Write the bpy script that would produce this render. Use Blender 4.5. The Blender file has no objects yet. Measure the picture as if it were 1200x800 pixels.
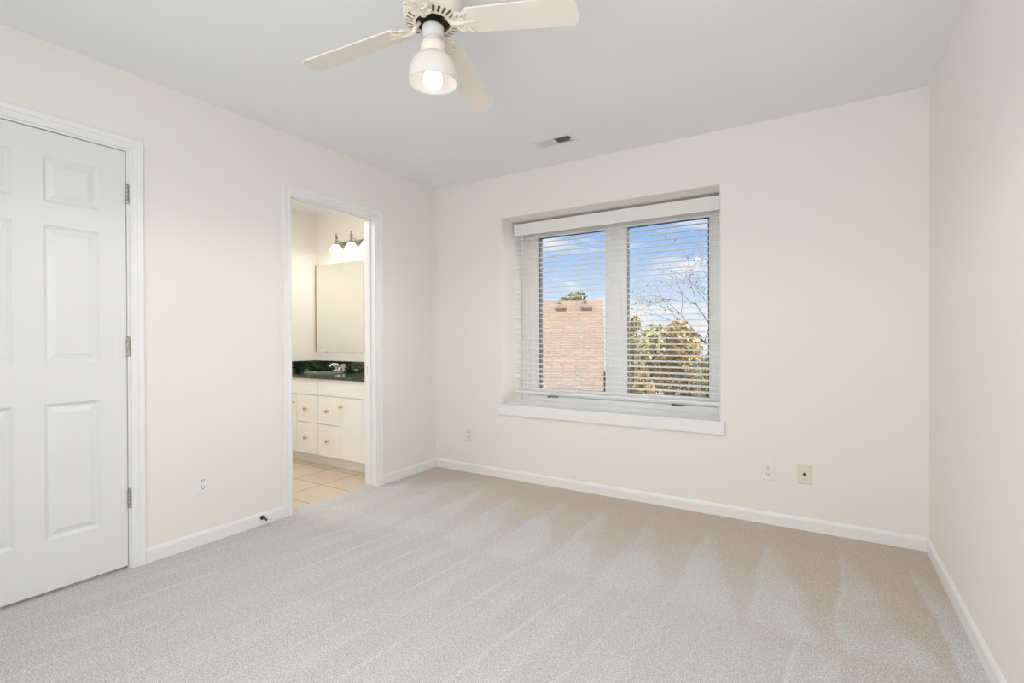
import bpy, bmesh, math, random
from mathutils import Vector, Matrix
from math import sin, cos, pi, radians

random.seed(7)
SC = bpy.context.scene
COL = SC.collection
W, H = 3.3735, 2.44            # room width, ceiling height; x = 0 is the door wall, y = 0 the window wall

# ------------------------------------------------------------------ camera
cam_d = bpy.data.cameras.new('camera')
cam_d.sensor_fit = 'HORIZONTAL'; cam_d.sensor_width = 36.0
cam_d.lens = 581.94 * 36.0 / 1200.0
cam_d.clip_start = 0.02; cam_d.clip_end = 300
cam = bpy.data.objects.new('camera', cam_d); COL.objects.link(cam)
yaw, pitch, roll = 0.558057, -0.0055110, -0.0030799
fw = Vector((-sin(yaw) * cos(pitch), cos(yaw) * cos(pitch), sin(pitch)))
r0 = Vector((cos(yaw), sin(yaw), 0)); u0 = r0.cross(fw)
rr = cos(roll) * r0 + sin(roll) * u0; uu = -sin(roll) * r0 + cos(roll) * u0
M = Matrix((rr, uu, -fw)).transposed().to_4x4()
M.translation = Vector((2.89483, -3.37207, 1.12594))
cam.matrix_world = M
SC.camera = cam

# ------------------------------------------------------------------ view, world, sun, fill lights
vs = SC.view_settings
SC.display_settings.display_device = 'sRGB'
vs.view_transform = 'Standard'; vs.look = 'None'; vs.gamma = 1.0; vs.use_curve_mapping = False
vs.exposure = 0.10
SC.cycles.use_denoising = True
SC.cycles.max_bounces = 14; SC.cycles.diffuse_bounces = 8; SC.cycles.transparent_max_bounces = 24
SC.cycles.sample_clamp_indirect = 6.0

REAR_FILL_W, SUN_E, SKY_S, BULB_W, BATH_W, BATH_FILL_W = 28.0, 1.2, 1.0, 27.0, 2.2, 12.0

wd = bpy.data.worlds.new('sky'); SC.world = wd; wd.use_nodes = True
nt = wd.node_tree; nt.nodes.clear()
def N(t, kind, **kw):
    n = t.nodes.new(kind)
    for k, v in kw.items():
        if k.startswith('i_'):
            n.inputs[k[2:].replace('_', ' ')].default_value = v
        else:
            setattr(n, k, v)
    return n
tc = N(nt, 'ShaderNodeTexCoord'); sp = N(nt, 'ShaderNodeSeparateXYZ')
nt.links.new(tc.outputs['Generated'], sp.inputs[0])
cr = N(nt, 'ShaderNodeValToRGB')
e = cr.color_ramp.elements
e[0].position = 0.0; e[0].color = (.74, .83, .97, 1)
e[1].position = 0.34; e[1].color = (.13, .30, .74, 1)
for pos, c in ((.07, (.64, .77, .96, 1)), (.18, (.36, .56, .92, 1)), (.50, (.74, .82, .93, 1))):
    x = e.new(pos); x.color = c
nt.links.new(sp.outputs['Z'], cr.inputs['Fac'])
mp = N(nt, 'ShaderNodeMapping'); mp.inputs['Scale'].default_value = (4.0, 4.0, 11.0)
mp.inputs['Location'].default_value = (0.35, 0.0, 0.1)
nt.links.new(tc.outputs['Generated'], mp.inputs['Vector'])
nz = N(nt, 'ShaderNodeTexNoise', i_Scale=1.6, i_Detail=6.0, i_Roughness=0.55)
nt.links.new(mp.outputs[0], nz.inputs['Vector'])
cm = N(nt, 'ShaderNodeValToRGB'); cm.color_ramp.elements[0].position = .47; cm.color_ramp.elements[1].position = .62
nt.links.new(nz.outputs['Fac'], cm.inputs['Fac'])
mx = N(nt, 'ShaderNodeMixRGB'); mx.inputs['Color2'].default_value = (.93, .94, .97, 1)
nt.links.new(cm.outputs['Color'], mx.inputs['Fac']); nt.links.new(cr.outputs['Color'], mx.inputs['Color1'])
bg = N(nt, 'ShaderNodeBackground', i_Strength=SKY_S)
# sky boost added overhead and at both unseen sides to light the room
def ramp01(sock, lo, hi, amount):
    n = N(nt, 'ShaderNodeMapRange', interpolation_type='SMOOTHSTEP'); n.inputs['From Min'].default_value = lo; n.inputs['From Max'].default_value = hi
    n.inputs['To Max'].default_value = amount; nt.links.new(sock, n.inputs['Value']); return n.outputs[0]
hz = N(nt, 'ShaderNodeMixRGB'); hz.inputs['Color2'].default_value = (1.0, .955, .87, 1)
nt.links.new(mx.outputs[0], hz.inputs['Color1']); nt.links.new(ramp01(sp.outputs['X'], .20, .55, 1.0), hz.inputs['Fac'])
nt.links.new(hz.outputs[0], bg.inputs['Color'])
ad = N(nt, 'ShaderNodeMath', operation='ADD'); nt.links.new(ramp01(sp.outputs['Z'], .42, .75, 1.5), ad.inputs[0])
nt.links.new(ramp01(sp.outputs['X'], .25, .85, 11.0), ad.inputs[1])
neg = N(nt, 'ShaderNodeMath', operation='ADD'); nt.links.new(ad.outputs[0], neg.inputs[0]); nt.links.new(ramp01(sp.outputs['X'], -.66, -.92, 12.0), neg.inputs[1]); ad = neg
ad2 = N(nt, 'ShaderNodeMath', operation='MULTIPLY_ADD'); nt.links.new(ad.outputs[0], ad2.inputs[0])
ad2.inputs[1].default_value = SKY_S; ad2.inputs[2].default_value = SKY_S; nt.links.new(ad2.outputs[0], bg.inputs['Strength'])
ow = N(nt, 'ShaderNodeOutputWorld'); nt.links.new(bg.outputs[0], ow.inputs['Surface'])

def light(name, kind, loc, energy, color, rot=None, **kw):
    d = bpy.data.lights.new(name, kind); d.energy = energy; d.color = color
    for k, v in kw.items(): setattr(d, k, v)
    o = bpy.data.objects.new(name, d); COL.objects.link(o); o.location = loc
    if rot: o.rotation_euler = rot
    return o
light('sun', 'SUN', (0, -6, 20), SUN_E, (1.0, .93, .80), (radians(52), 0, radians(38)), angle=radians(.6))
# added fill light before the windowless rear wall, behind the camera
light('rear_fill_light', 'AREA', (2.25, -3.86, 1.35), REAR_FILL_W, (.95, .975, 1.0), (radians(90), 0, 0),
      shape='RECTANGLE', size=1.7, size_y=1.5)
# added unseen fill light under the bathroom ceiling, without a fixture
light('bathroom_fill_light', 'AREA', (-.85, -1.45, 2.42), BATH_FILL_W, (1.0, .985, .95), shape='DISK', size=.4)

# ------------------------------------------------------------------ materials
MATS = {}
def mat(name, color, rough=.5, metal=0.0, bump=0.0, bscale=200.0, var=0.0, vscale=8.0, emit=None, es=0.0,
        trans=0.0, spec=.5, alpha=1.0, coat=0.0):
    if name in MATS: return MATS[name]
    m = bpy.data.materials.new(name); m.use_nodes = True
    t = m.node_tree; b = t.nodes['Principled BSDF']
    b.inputs['Base Color'].default_value = (*color, 1)
    b.inputs['Roughness'].default_value = rough; b.inputs['Metallic'].default_value = metal
    b.inputs['Specular IOR Level'].default_value = spec
    b.inputs['Coat Weight'].default_value = coat
    if trans: b.inputs['Transmission Weight'].default_value = trans
    if emit:
        b.inputs['Emission Color'].default_value = (*emit, 1); b.inputs['Emission Strength'].default_value = es
    tx = N(t, 'ShaderNodeTexCoord')
    if var:
        n = N(t, 'ShaderNodeTexNoise', i_Scale=vscale, i_Detail=4.0)
        t.links.new(tx.outputs['Object'], n.inputs['Vector'])
        q = N(t, 'ShaderNodeMixRGB'); q.inputs['Color1'].default_value = (*[c * (1 - var) for c in color], 1)
        q.inputs['Color2'].default_value = (*[min(1, c * (1 + var)) for c in color], 1)
        t.links.new(n.outputs['Fac'], q.inputs['Fac']); t.links.new(q.outputs[0], b.inputs['Base Color'])
    if bump:
        n = N(t, 'ShaderNodeTexNoise', i_Scale=bscale, i_Detail=3.0)
        t.links.new(tx.outputs['Object'], n.inputs['Vector'])
        bp = N(t, 'ShaderNodeBump', i_Strength=bump, i_Distance=.002)
        t.links.new(n.outputs['Fac'], bp.inputs['Height']); t.links.new(bp.outputs[0], b.inputs['Normal'])
    MATS[name] = m
    return m

WALL = mat('cream wall paint', (.86, .837, .803), .75, bump=.12, bscale=350, spec=.2)
WALLB = mat('warm bathroom paint', (.87, .845, .79), .7, bump=.1, bscale=350, spec=.25)
CEIL = mat('flat ceiling paint', (.85, .87, .90), .9, bump=.25, bscale=260, spec=.1)
TRIM = mat('white semigloss trim', (.86, .87, .875), .35, bump=.03, bscale=60)
DOORM = mat('white door paint', (.80, .81, .815), .4, bump=.08, bscale=90)
VINYL = mat('white window vinyl', (.90, .90, .90), .4, bump=.02, bscale=50)
SLAT = mat('white blind slat', (.86, .86, .85), .42, bump=.02, bscale=40)
CORD = mat('white cord', (.78, .77, .74), .8, bump=.2, bscale=900)
GASK = mat('dark gasket', (.05, .05, .055), .6, bump=.05)
PLATE = mat('white plate', (.85, .84, .82), .35, bump=.02)
IVORY = mat('ivory plate', (.78, .73, .65), .35, bump=.02)
DARK = mat('dark slot', (.02, .02, .02), .6, bump=.05)
STEEL = mat('satin nickel', (.45, .43, .40), .35, 1.0, bump=.05)
BRASS = mat('polished brass', (.75, .52, .20), .22, 1.0, bump=.02)
CREAMM = mat('cream enamel', (.86, .80, .70), .38, bump=.03, bscale=60)
FANW = mat('white enamel', (.84, .83, .81), .35, bump=.03, bscale=60)
BLADE = mat('cream blade laminate', (.84, .80, .73), .4, bump=.03, bscale=30, var=.02)
ROTOR = mat('dark motor', (.035, .022, .015), .6, bump=.2, bscale=80)
CAB = mat('white cabinet laminate', (.86, .86, .855), .4, bump=.02)
GAP = mat('cabinet carcass', (.60, .56, .50), .6, bump=.05)
PORC = mat('white porcelain', (.86, .85, .82), .15, bump=.01)
CHROME = mat('chrome', (.80, .80, .79), .12, 1.0, bump=.01)
ACRY = mat('clear acrylic knob', (.93, .94, .93), .08, trans=.6, bump=.02)
MIRR = mat('mirror silver', (.93, .93, .91), .02, 1.0, bump=.002)
RUBBER = mat('white rubber', (.84, .83, .81), .7, bump=.1)
GRILLE = mat('register enamel', (.80, .80, .79), .5, bump=.05)
OPAL = mat('opal glass', (.93, .90, .84), .3, emit=(1, .95, .86), es=1.15, bump=.01)

def glow(name, color, s):
    m = bpy.data.materials.new(name); m.use_nodes = True; t = m.node_tree; t.nodes.clear()
    e_ = N(t, 'ShaderNodeEmission', i_Strength=s); e_.inputs['Color'].default_value = (*color, 1)
    o_ = N(t, 'ShaderNodeOutputMaterial'); t.links.new(e_.outputs[0], o_.inputs[0]); return m
BULB = glow('lit bulb', (1, .95, .88), 2.0)

def frosted():
    m = bpy.data.materials.new('frosted shade glass'); m.use_nodes = True; t = m.node_tree
    b = t.nodes['Principled BSDF']; b.inputs['Base Color'].default_value = (.89, .875, .85, 1); b.inputs['Roughness'].default_value = .35
    nzz = N(t, 'ShaderNodeTexNoise', i_Scale=60.0); bp = N(t, 'ShaderNodeBump', i_Strength=.02, i_Distance=.001)
    t.links.new(nzz.outputs['Fac'], bp.inputs['Height']); t.links.new(bp.outputs[0], b.inputs['Normal'])
    tr = N(t, 'ShaderNodeBsdfTranslucent'); tr.inputs['Color'].default_value = (.95, .92, .86, 1)
    mix = N(t, 'ShaderNodeMixShader', i_Fac=.30)
    t.links.new(b.outputs[0], mix.inputs[1]); t.links.new(tr.outputs[0], mix.inputs[2])
    t.links.new(mix.outputs[0], t.nodes['Material Output'].inputs['Surface']); return m
FROST = frosted()

def glassy():
    m = bpy.data.materials.new('window glass'); m.use_nodes = True; t = m.node_tree; t.nodes.clear()
    tr = N(t, 'ShaderNodeBsdfTransparent'); tr.inputs['Color'].default_value = (.97, .98, .975, 1)
    gl = N(t, 'ShaderNodeBsdfGlossy', i_Roughness=.02); gl.inputs['Color'].default_value = (1, 1, 1, 1)
    fr = N(t, 'ShaderNodeFresnel', i_IOR=1.45)
    mul = N(t, 'ShaderNodeMath', operation='MULTIPLY'); mul.inputs[1].default_value = .6
    t.links.new(fr.outputs[0], mul.inputs[0])
    mix = N(t, 'ShaderNodeMixShader'); t.links.new(mul.outputs[0], mix.inputs[0])
    t.links.new(tr.outputs[0], mix.inputs[1]); t.links.new(gl.outputs[0], mix.inputs[2])
    o_ = N(t, 'ShaderNodeOutputMaterial'); t.links.new(mix.outputs[0], o_.inputs[0]); return m
GLASS = glassy()

class G:
    """tiny helper to write math node graphs"""
    def __init__(s, t): s.t = t
    def m(s, op, a, b=0.0, c=None, clamp=False):
        n = s.t.nodes.new('ShaderNodeMath'); n.operation = op; n.use_clamp = clamp
        for i, v in enumerate((a, b, c)):
            if v is None: continue
            if isinstance(v, (int, float)): n.inputs[i].default_value = v
            else: s.t.links.new(v, n.inputs[i])
        return n.outputs[0]
    def step(s, lo, hi, x):
        n = s.t.nodes.new('ShaderNodeMapRange'); n.interpolation_type = 'SMOOTHSTEP'
        n.inputs['From Min'].default_value = lo; n.inputs['From Max'].default_value = hi
        s.t.links.new(x, n.inputs['Value']); return n.outputs[0]

def carpet():
    m = bpy.data.materials.new('cut pile carpet'); m.use_nodes = True; t = m.node_tree; b = t.nodes['Principled BSDF']
    g = G(t)
    tx = N(t, 'ShaderNodeTexCoord')
    wn = N(t, 'ShaderNodeTexNoise', i_Scale=2.6, i_Detail=3.0); t.links.new(tx.outputs['Object'], wn.inputs['Vector'])
    s = N(t, 'ShaderNodeSeparateXYZ'); t.links.new(tx.outputs['Object'], s.inputs[0])
    x, y = s.outputs['X'], s.outputs['Y']
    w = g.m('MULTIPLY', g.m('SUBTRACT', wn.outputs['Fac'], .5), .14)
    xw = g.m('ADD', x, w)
    # vacuum wedges in the strip before the window wall: sheen of pile brushed two ways, put into the colour
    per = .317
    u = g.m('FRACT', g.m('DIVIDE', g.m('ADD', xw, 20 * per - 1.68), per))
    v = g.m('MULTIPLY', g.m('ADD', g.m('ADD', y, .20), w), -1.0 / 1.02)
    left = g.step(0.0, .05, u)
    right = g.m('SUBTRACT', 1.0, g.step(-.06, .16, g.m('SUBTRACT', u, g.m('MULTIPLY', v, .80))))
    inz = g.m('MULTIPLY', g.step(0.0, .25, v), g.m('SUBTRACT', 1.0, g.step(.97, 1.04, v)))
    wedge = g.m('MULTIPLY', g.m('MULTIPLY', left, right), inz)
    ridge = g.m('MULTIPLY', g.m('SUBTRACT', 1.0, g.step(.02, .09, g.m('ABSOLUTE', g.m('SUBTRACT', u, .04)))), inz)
    # long strokes in the near part of the room, sheen painted as lighter colour
    near = g.step(.94, 1.15, v)
    xs = g.m('ADD', g.m('ADD', x, g.m('MULTIPLY', w, .45)), g.m('MULTIPLY', g.m('ADD', y, 1.3), -.12))
    per2 = .29
    u2 = g.m('FRACT', g.m('DIVIDE', g.m('ADD', xs, 20 * per2 - 1.80), per2))
    line = g.m('MULTIPLY', g.m('SUBTRACT', 1.0, g.step(.015, .05, g.m('ABSOLUTE', g.m('SUBTRACT', u2, .5)))), near)
    lane = g.m('MULTIPLY', g.m('MULTIPLY', g.step(.5, .95, u2), near), .25)
    sn = N(t, 'ShaderNodeTexNoise', i_Scale=1.7, i_Detail=2.0); t.links.new(tx.outputs['Object'], sn.inputs['Vector'])
    patch = g.step(.35, .65, sn.outputs['Fac'])
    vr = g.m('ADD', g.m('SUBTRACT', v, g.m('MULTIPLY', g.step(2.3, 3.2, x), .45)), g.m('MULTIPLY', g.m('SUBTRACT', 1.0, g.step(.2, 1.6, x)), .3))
    far = g.step(-.05, 1.05, g.m('ADD', vr, g.m('MULTIPLY', g.m('SUBTRACT', sn.outputs['Fac'], .5), .5)))  # tan-to-neutral cast of the room lighting painted into the carpet colour
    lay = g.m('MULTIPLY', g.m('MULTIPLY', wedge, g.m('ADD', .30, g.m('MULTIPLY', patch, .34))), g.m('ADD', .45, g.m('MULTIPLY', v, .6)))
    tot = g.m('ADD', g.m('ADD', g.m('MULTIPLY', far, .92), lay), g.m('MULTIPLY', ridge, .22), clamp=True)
    stroke = g.m('MULTIPLY', g.m('ADD', g.m('ADD', g.m('MULTIPLY', line, .44), lane), g.m('MULTIPLY', wedge, g.m('MULTIPLY', v, .34))), g.m('ADD', g.m('MULTIPLY', patch, .7), .3))
    # yarn speckle
    f1 = N(t, 'ShaderNodeTexNoise', i_Scale=200.0, i_Detail=3.0, i_Roughness=.7); t.links.new(tx.outputs['Object'], f1.inputs['Vector'])
    f2 = N(t, 'ShaderNodeTexNoise', i_Scale=60.0, i_Detail=2.0); t.links.new(tx.outputs['Object'], f2.inputs['Vector'])
    sp_ = g.m('ADD', g.m('MULTIPLY', f1.outputs['Fac'], .88), g.m('MULTIPLY', f2.outputs['Fac'], .12))
    spk = g.step(.34, .66, sp_)
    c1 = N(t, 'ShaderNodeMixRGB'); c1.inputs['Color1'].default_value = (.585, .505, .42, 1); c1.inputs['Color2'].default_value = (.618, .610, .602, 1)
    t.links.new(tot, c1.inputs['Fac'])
    c3 = N(t, 'ShaderNodeMixRGB'); c3.inputs['Color2'].default_value = (.76, .755, .75, 1)
    t.links.new(c1.outputs[0], c3.inputs['Color1']); t.links.new(stroke, c3.inputs['Fac'])
    c2 = N(t, 'ShaderNodeMixRGB', blend_type='MULTIPLY'); c2.inputs['Fac'].default_value = 1.0
    ramp = N(t, 'ShaderNodeMixRGB'); ramp.inputs['Color1'].default_value = (.60, .60, .61, 1); ramp.inputs['Color2'].default_value = (1.28, 1.275, 1.27, 1)
    t.links.new(spk, ramp.inputs['Fac'])
    t.links.new(c3.outputs[0], c2.inputs['Color1']); t.links.new(ramp.outputs[0], c2.inputs['Color2'])
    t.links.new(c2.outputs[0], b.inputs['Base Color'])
    b.inputs['Roughness'].default_value = .95; b.inputs['Specular IOR Level'].default_value = .1
    b.inputs['Sheen Weight'].default_value = .15
    bp = N(t, 'ShaderNodeBump', i_Strength=.6, i_Distance=.004)
    t.links.new(sp_, bp.inputs['Height']); t.links.new(bp.outputs[0], b.inputs['Normal'])
    return m
CARPET = carpet()

def tiles():
    m = bpy.data.materials.new('beige floor tile'); m.use_nodes = True; t = m.node_tree; b = t.nodes['Principled BSDF']
    tx = N(t, 'ShaderNodeTexCoord')
    mpp = N(t, 'ShaderNodeMapping'); mpp.inputs['Location'].default_value = (.10, .21, 0); t.links.new(tx.outputs['Object'], mpp.inputs['Vector'])
    br = N(t, 'ShaderNodeTexBrick', i_Scale=1.0, i_Mortar_Size=.005, i_Brick_Width=.33, i_Row_Height=.33, offset=0.0)
    br.inputs['Color1'].default_value = (.80, .69, .55, 1); br.inputs['Color2'].default_value = (.75, .63, .49, 1)
    br.inputs['Mortar'].default_value = (.36, .26, .17, 1)
    t.links.new(mpp.outputs[0], br.inputs['Vector'])
    nn = N(t, 'ShaderNodeTexNoise', i_Scale=9.0, i_Detail=5.0); t.links.new(tx.outputs['Object'], nn.inputs['Vector'])
    q = N(t, 'ShaderNodeMixRGB', blend_type='MULTIPLY', i_Fac=.25); t.links.new(br.outputs['Color'], q.inputs['Color1']); t.links.new(nn.outputs['Color'], q.inputs['Color2'])
    t.links.new(q.outputs[0], b.inputs['Base Color']); b.inputs['Roughness'].default_value = .35
    bp = N(t, 'ShaderNodeBump', i_Strength=.4, i_Distance=.002, invert=True); t.links.new(br.outputs['Fac'], bp.inputs['Height']); t.links.new(bp.outputs[0], b.inputs['Normal'])
    return m
TILE = tiles()

def marble():
    m = bpy.data.materials.new('green marble'); m.use_nodes = True; t = m.node_tree; b = t.nodes['Principled BSDF']
    tx = N(t, 'ShaderNodeTexCoord')
    n1 = N(t, 'ShaderNodeTexNoise', i_Scale=9.0, i_Detail=8.0, i_Roughness=.65, i_Distortion=1.2); t.links.new(tx.outputs['Object'], n1.inputs['Vector'])
    r = N(t, 'ShaderNodeValToRGB'); el = r.color_ramp.elements
    el[0].position = .40; el[0].color = (.006, .011, .006, 1); el[1].position = .72; el[1].color = (.17, .23, .15, 1)
    k = el.new(.56); k.color = (.022, .045, .022, 1)
    t.links.new(n1.outputs['Fac'], r.inputs['Fac']); t.links.new(r.outputs[0], b.inputs['Base Color'])
    b.inputs['Roughness'].default_value = .12; b.inputs['Coat Weight'].default_value = .5
    return m
MARBLE = marble()

def leafmat(name, c1, c2, scale=2.0):
    m = bpy.data.materials.new(name); m.use_nodes = True; t = m.node_tree; b = t.nodes['Principled BSDF']
    tx = N(t, 'ShaderNodeTexCoord'); n1 = N(t, 'ShaderNodeTexNoise', i_Scale=scale, i_Detail=5.0, i_Roughness=.75)
    t.links.new(tx.outputs['Object'], n1.inputs['Vector'])
    r = N(t, 'ShaderNodeValToRGB'); el = r.color_ramp.elements
    el[0].position = .38; el[0].color = (*c1, 1); el[1].position = .62; el[1].color = (*c2, 1)
    t.links.new(n1.outputs['Fac'], r.inputs['Fac']); t.links.new(r.outputs[0], b.inputs['Base Color'])
    b.inputs['Roughness'].default_value = .7; b.inputs['Specular IOR Level'].default_value = .2
    return m
LGOLD = leafmat('golden autumn leaves', (.19, .135, .06), (.38, .285, .135))
LGREEN = leafmat('olive leaves', (.11, .105, .05), (.36, .30, .14))
LRUST = leafmat('rusty leaves', (.22, .13, .08), (.48, .33, .19))
LDARK = leafmat('dark evergreen leaves', (.05, .07, .03), (.18, .19, .08))
BARK = mat('grey brown bark', (.055, .043, .036), .9, bump=.6, bscale=30, var=.3)
GRASS = mat('dry lawn', (.38, .34, .16), .95, bump=.5, bscale=20, var=.3, vscale=3)

def shingles():
    m = bpy.data.materials.new('tan roof shingles'); m.use_nodes = True; t = m.node_tree; b = t.nodes['Principled BSDF']
    tx = N(t, 'ShaderNodeTexCoord')
    br = N(t, 'ShaderNodeTexBrick', i_Scale=1.0, i_Mortar_Size=.012, i_Brick_Width=.32, i_Row_Height=.145, offset=.5)
    br.inputs['Color1'].default_value = (.20, .135, .10, 1); br.inputs['Color2'].default_value = (.165, .11, .08, 1); br.inputs['Mortar'].default_value = (.115, .073, .053, 1)
    t.links.new(tx.outputs['UV'], br.inputs['Vector'])
    nn = N(t, 'ShaderNodeTexNoise', i_Scale=14.0, i_Detail=6.0, i_Roughness=.8); t.links.new(tx.outputs['UV'], nn.inputs['Vector'])
    mm = N(t, 'ShaderNodeMapRange'); mm.inputs['To Min'].default_value = .72; mm.inputs['To Max'].default_value = 1.25
    t.links.new(nn.outputs['Fac'], mm.inputs['Value'])
    q = N(t, 'ShaderNodeMixRGB', blend_type='MULTIPLY', i_Fac=1.0); t.links.new(br.outputs['Color'], q.inputs['Color1']); t.links.new(mm.outputs[0], q.inputs['Color2'])
    t.links.new(q.outputs[0], b.inputs['Base Color']); b.inputs['Roughness'].default_value = .9
    return m
SHING = shingles()
BRICKW = mat('tan stucco', (.55, .42, .34), .9, bump=.4, bscale=40, var=.12)

# ------------------------------------------------------------------ mesh helpers
def bx(bm, x0, x1, y0, y1, z0, z1):
    v = [bm.verts.new(c) for c in ((x0, y0, z0), (x1, y0, z0), (x1, y1, z0), (x0, y1, z0), (x0, y0, z1), (x1, y0, z1), (x1, y1, z1), (x0, y1, z1))]
    for f in ((3, 2, 1, 0), (4, 5, 6, 7), (0, 1, 5, 4), (1, 2, 6, 5), (2, 3, 7, 6), (3, 0, 4, 7)):
        bm.faces.new([v[i] for i in f])
    return v
def obj(name, bm, m, parent=None, smooth=False, bevel=0.0, seg=2, loc=None):
    bmesh.ops.recalc_face_normals(bm, faces=bm.faces)
    me = bpy.data.meshes.new(name); bm.to_mesh(me); bm.free()
    me.materials.append(m)
    if smooth:
        for p in me.polygons: p.use_smooth = True
    o = bpy.data.objects.new(name, me); COL.objects.link(o)
    if parent is not None: o.parent = parent
    if loc is not None: o.location = loc
    if bevel:
        md = o.modifiers.new('edge', 'BEVEL'); md.width = bevel; md.segments = seg; md.limit_method = 'ANGLE'; md.angle_limit = radians(40)
    return o
def struct(o): o['kind'] = 'structure'; return o
def thing(name, label, cat, loc, rotz=0, group=None):
    o = bpy.data.objects.new(name, None); COL.objects.link(o); o.empty_display_size = .05
    o.location = loc; o.rotation_euler = (0, 0, rotz); o['label'] = label; o['category'] = cat
    if group: o['group'] = group
    return o
def lathe(bm, prof, n=32, c=(0, 0, 0), axis='z', closed=False):
    rings = []
    for r, z in prof:
        ring = []
        for i in range(n):
            a = 2 * pi * i / n
            p = (r * cos(a), r * sin(a), z)
            if axis == 'x': p = (p[2], p[0], p[1])
            elif axis == 'y': p = (p[0], p[2], p[1])
            ring.append(bm.verts.new((c[0] + p[0], c[1] + p[1], c[2] + p[2])))
        rings.append(ring)
    for a, b in zip(rings, rings[1:]):
        for i in range(n): bm.faces.new((a[i], a[(i + 1) % n], b[(i + 1) % n], b[i]))
    if closed:
        for i in range(n): bm.faces.new((rings[-1][i], rings[-1][(i + 1) % n], rings[0][(i + 1) % n], rings[0][i]))
    else:
        for ring in (rings[0], rings[-1]):
            if prof[rings.index(ring)][0] > 1e-6: bm.faces.new(ring)
    bmesh.ops.remove_doubles(bm, verts=bm.verts, dist=1e-6)
def tube(bm, pts, rad, n=10):
    pts = [Vector(p) for p in pts]; rads = rad if isinstance(rad, (list, tuple)) else [rad] * len(pts)
    rings = []; up = Vector((0, 0, 1))
    for i, p in enumerate(pts):
        d = (pts[min(i + 1, len(pts) - 1)] - pts[max(i - 1, 0)]).normalized()
        a = d.cross(up)
        if a.length < 1e-3: a = d.cross(Vector((1, 0, 0)))
        a.normalize(); b = d.cross(a)
        rings.append([bm.verts.new(p + rads[i] * (cos(2 * pi * k / n) * a + sin(2 * pi * k / n) * b)) for k in range(n)])
    for a, b in zip(rings, rings[1:]):
        for k in range(n): bm.faces.new((a[k], a[(k + 1) % n], b[(k + 1) % n], b[k]))
    bm.faces.new(rings[0]); bm.faces.new(rings[-1])
def sweep(bm, path, prof, to3):
    """profile (offset, thickness) swept along a flat polyline, mitred; to3(a, b, thickness) gives the point"""
    loops = []
    P = [Vector(p) for p in path]
    for i, p in enumerate(P):
        ds = []
        if i > 0: ds.append((P[i] - P[i - 1]).normalized())
        if i < len(P) - 1: ds.append((P[i + 1] - P[i]).normalized())
        ns = [Vector((-d.y, d.x)) for d in ds]
        n = ns[0] if len(ns) == 1 else (ns[0] + ns[1]) / (1 + ns[0].dot(ns[1]))
        loops.append([bm.verts.new(to3(p.x + n.x * o_, p.y + n.y * o_, th)) for o_, th in prof])
    k = len(prof)
    for a, b in zip(loops, loops[1:]):
        for j in range(k): bm.faces.new((a[j], a[(j + 1) % k], b[(j + 1) % k], b[j]))
    bm.faces.new(loops[0]); bm.faces.new(loops[-1])

# ------------------------------------------------------------------ room shell
T = .12
YR = -3.95                                   # rear wall
D1 = (-3.022, -2.298, 2.055)                 # closet door opening y0, y1, top
D2 = (-1.415, -.700, 2.050)                  # bathroom doorway
WX0, WX1, WZ0, WZ1 = .687, 2.342, .597, 2.10  # window recess
BX0, BY0 = -1.67, -2.15                      # bathroom extents

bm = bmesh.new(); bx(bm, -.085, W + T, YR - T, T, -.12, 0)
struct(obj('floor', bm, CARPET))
bm = bmesh.new(); bx(bm, BX0 - T, W + T, YR - T, .5, H, H + .15)
struct(obj('ceiling', bm, CEIL))

bm = bmesh.new()
bx(bm, -T, 0, YR - T, D1[0], -.05, H); bx(bm, -T, 0, D1[0], D1[1], D1[2], H)
bx(bm, -T, 0, D1[1], D2[0], -.05, H); bx(bm, -T, 0, D2[0], D2[1], D2[2], H); bx(bm, -T, 0, D2[1], 0, -.05, H)
struct(obj('wall_left', bm, WALL))

bm = bmesh.new(); bx(bm, W, W + T, YR - T, .5, -.12, H); struct(obj('wall_right', bm, WALL))
bm = bmesh.new(); bx(bm, -T, W, YR - T, YR, -.12, H); struct(obj('wall_rear', bm, WALL))

# window wall with its deep recess, drywall corners rounded
bm = bmesh.new()
def rect(x0, x1, z0, z1, y): return [bm.verts.new(c) for c in ((x0, y, z0), (x1, y, z0), (x1, y, z1), (x0, y, z1))]
o1 = rect(-T, W, -.12, H, 0); i1 = rect(WX0, WX1, WZ0, WZ1, 0); o2 = rect(-T, W, -.12, H, .45); i2 = rect(WX0, WX1, WZ0, WZ1, .45)
for k in range(4):
    j = (k + 1) % 4
    bm.faces.new((o1[k], o1[j], i1[j], i1[k])); bm.faces.new((o2[k], i2[k], i2[j], o2[j]))
    bm.faces.new((i1[k], i1[j], i2[j], i2[k])); bm.faces.new((o1[k], o2[k], o2[j], o1[j]))
ed = [e_ for e_ in bm.edges if all(v in i1 for v in e_.verts) and not all(abs(v.co.z - WZ0) < 1e-6 for v in e_.verts)]
bmesh.ops.bevel(bm, geom=ed, offset=.016, segments=4, affect='EDGES', profile=.5)
struct(obj('wall_back', bm, WALL))

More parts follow.
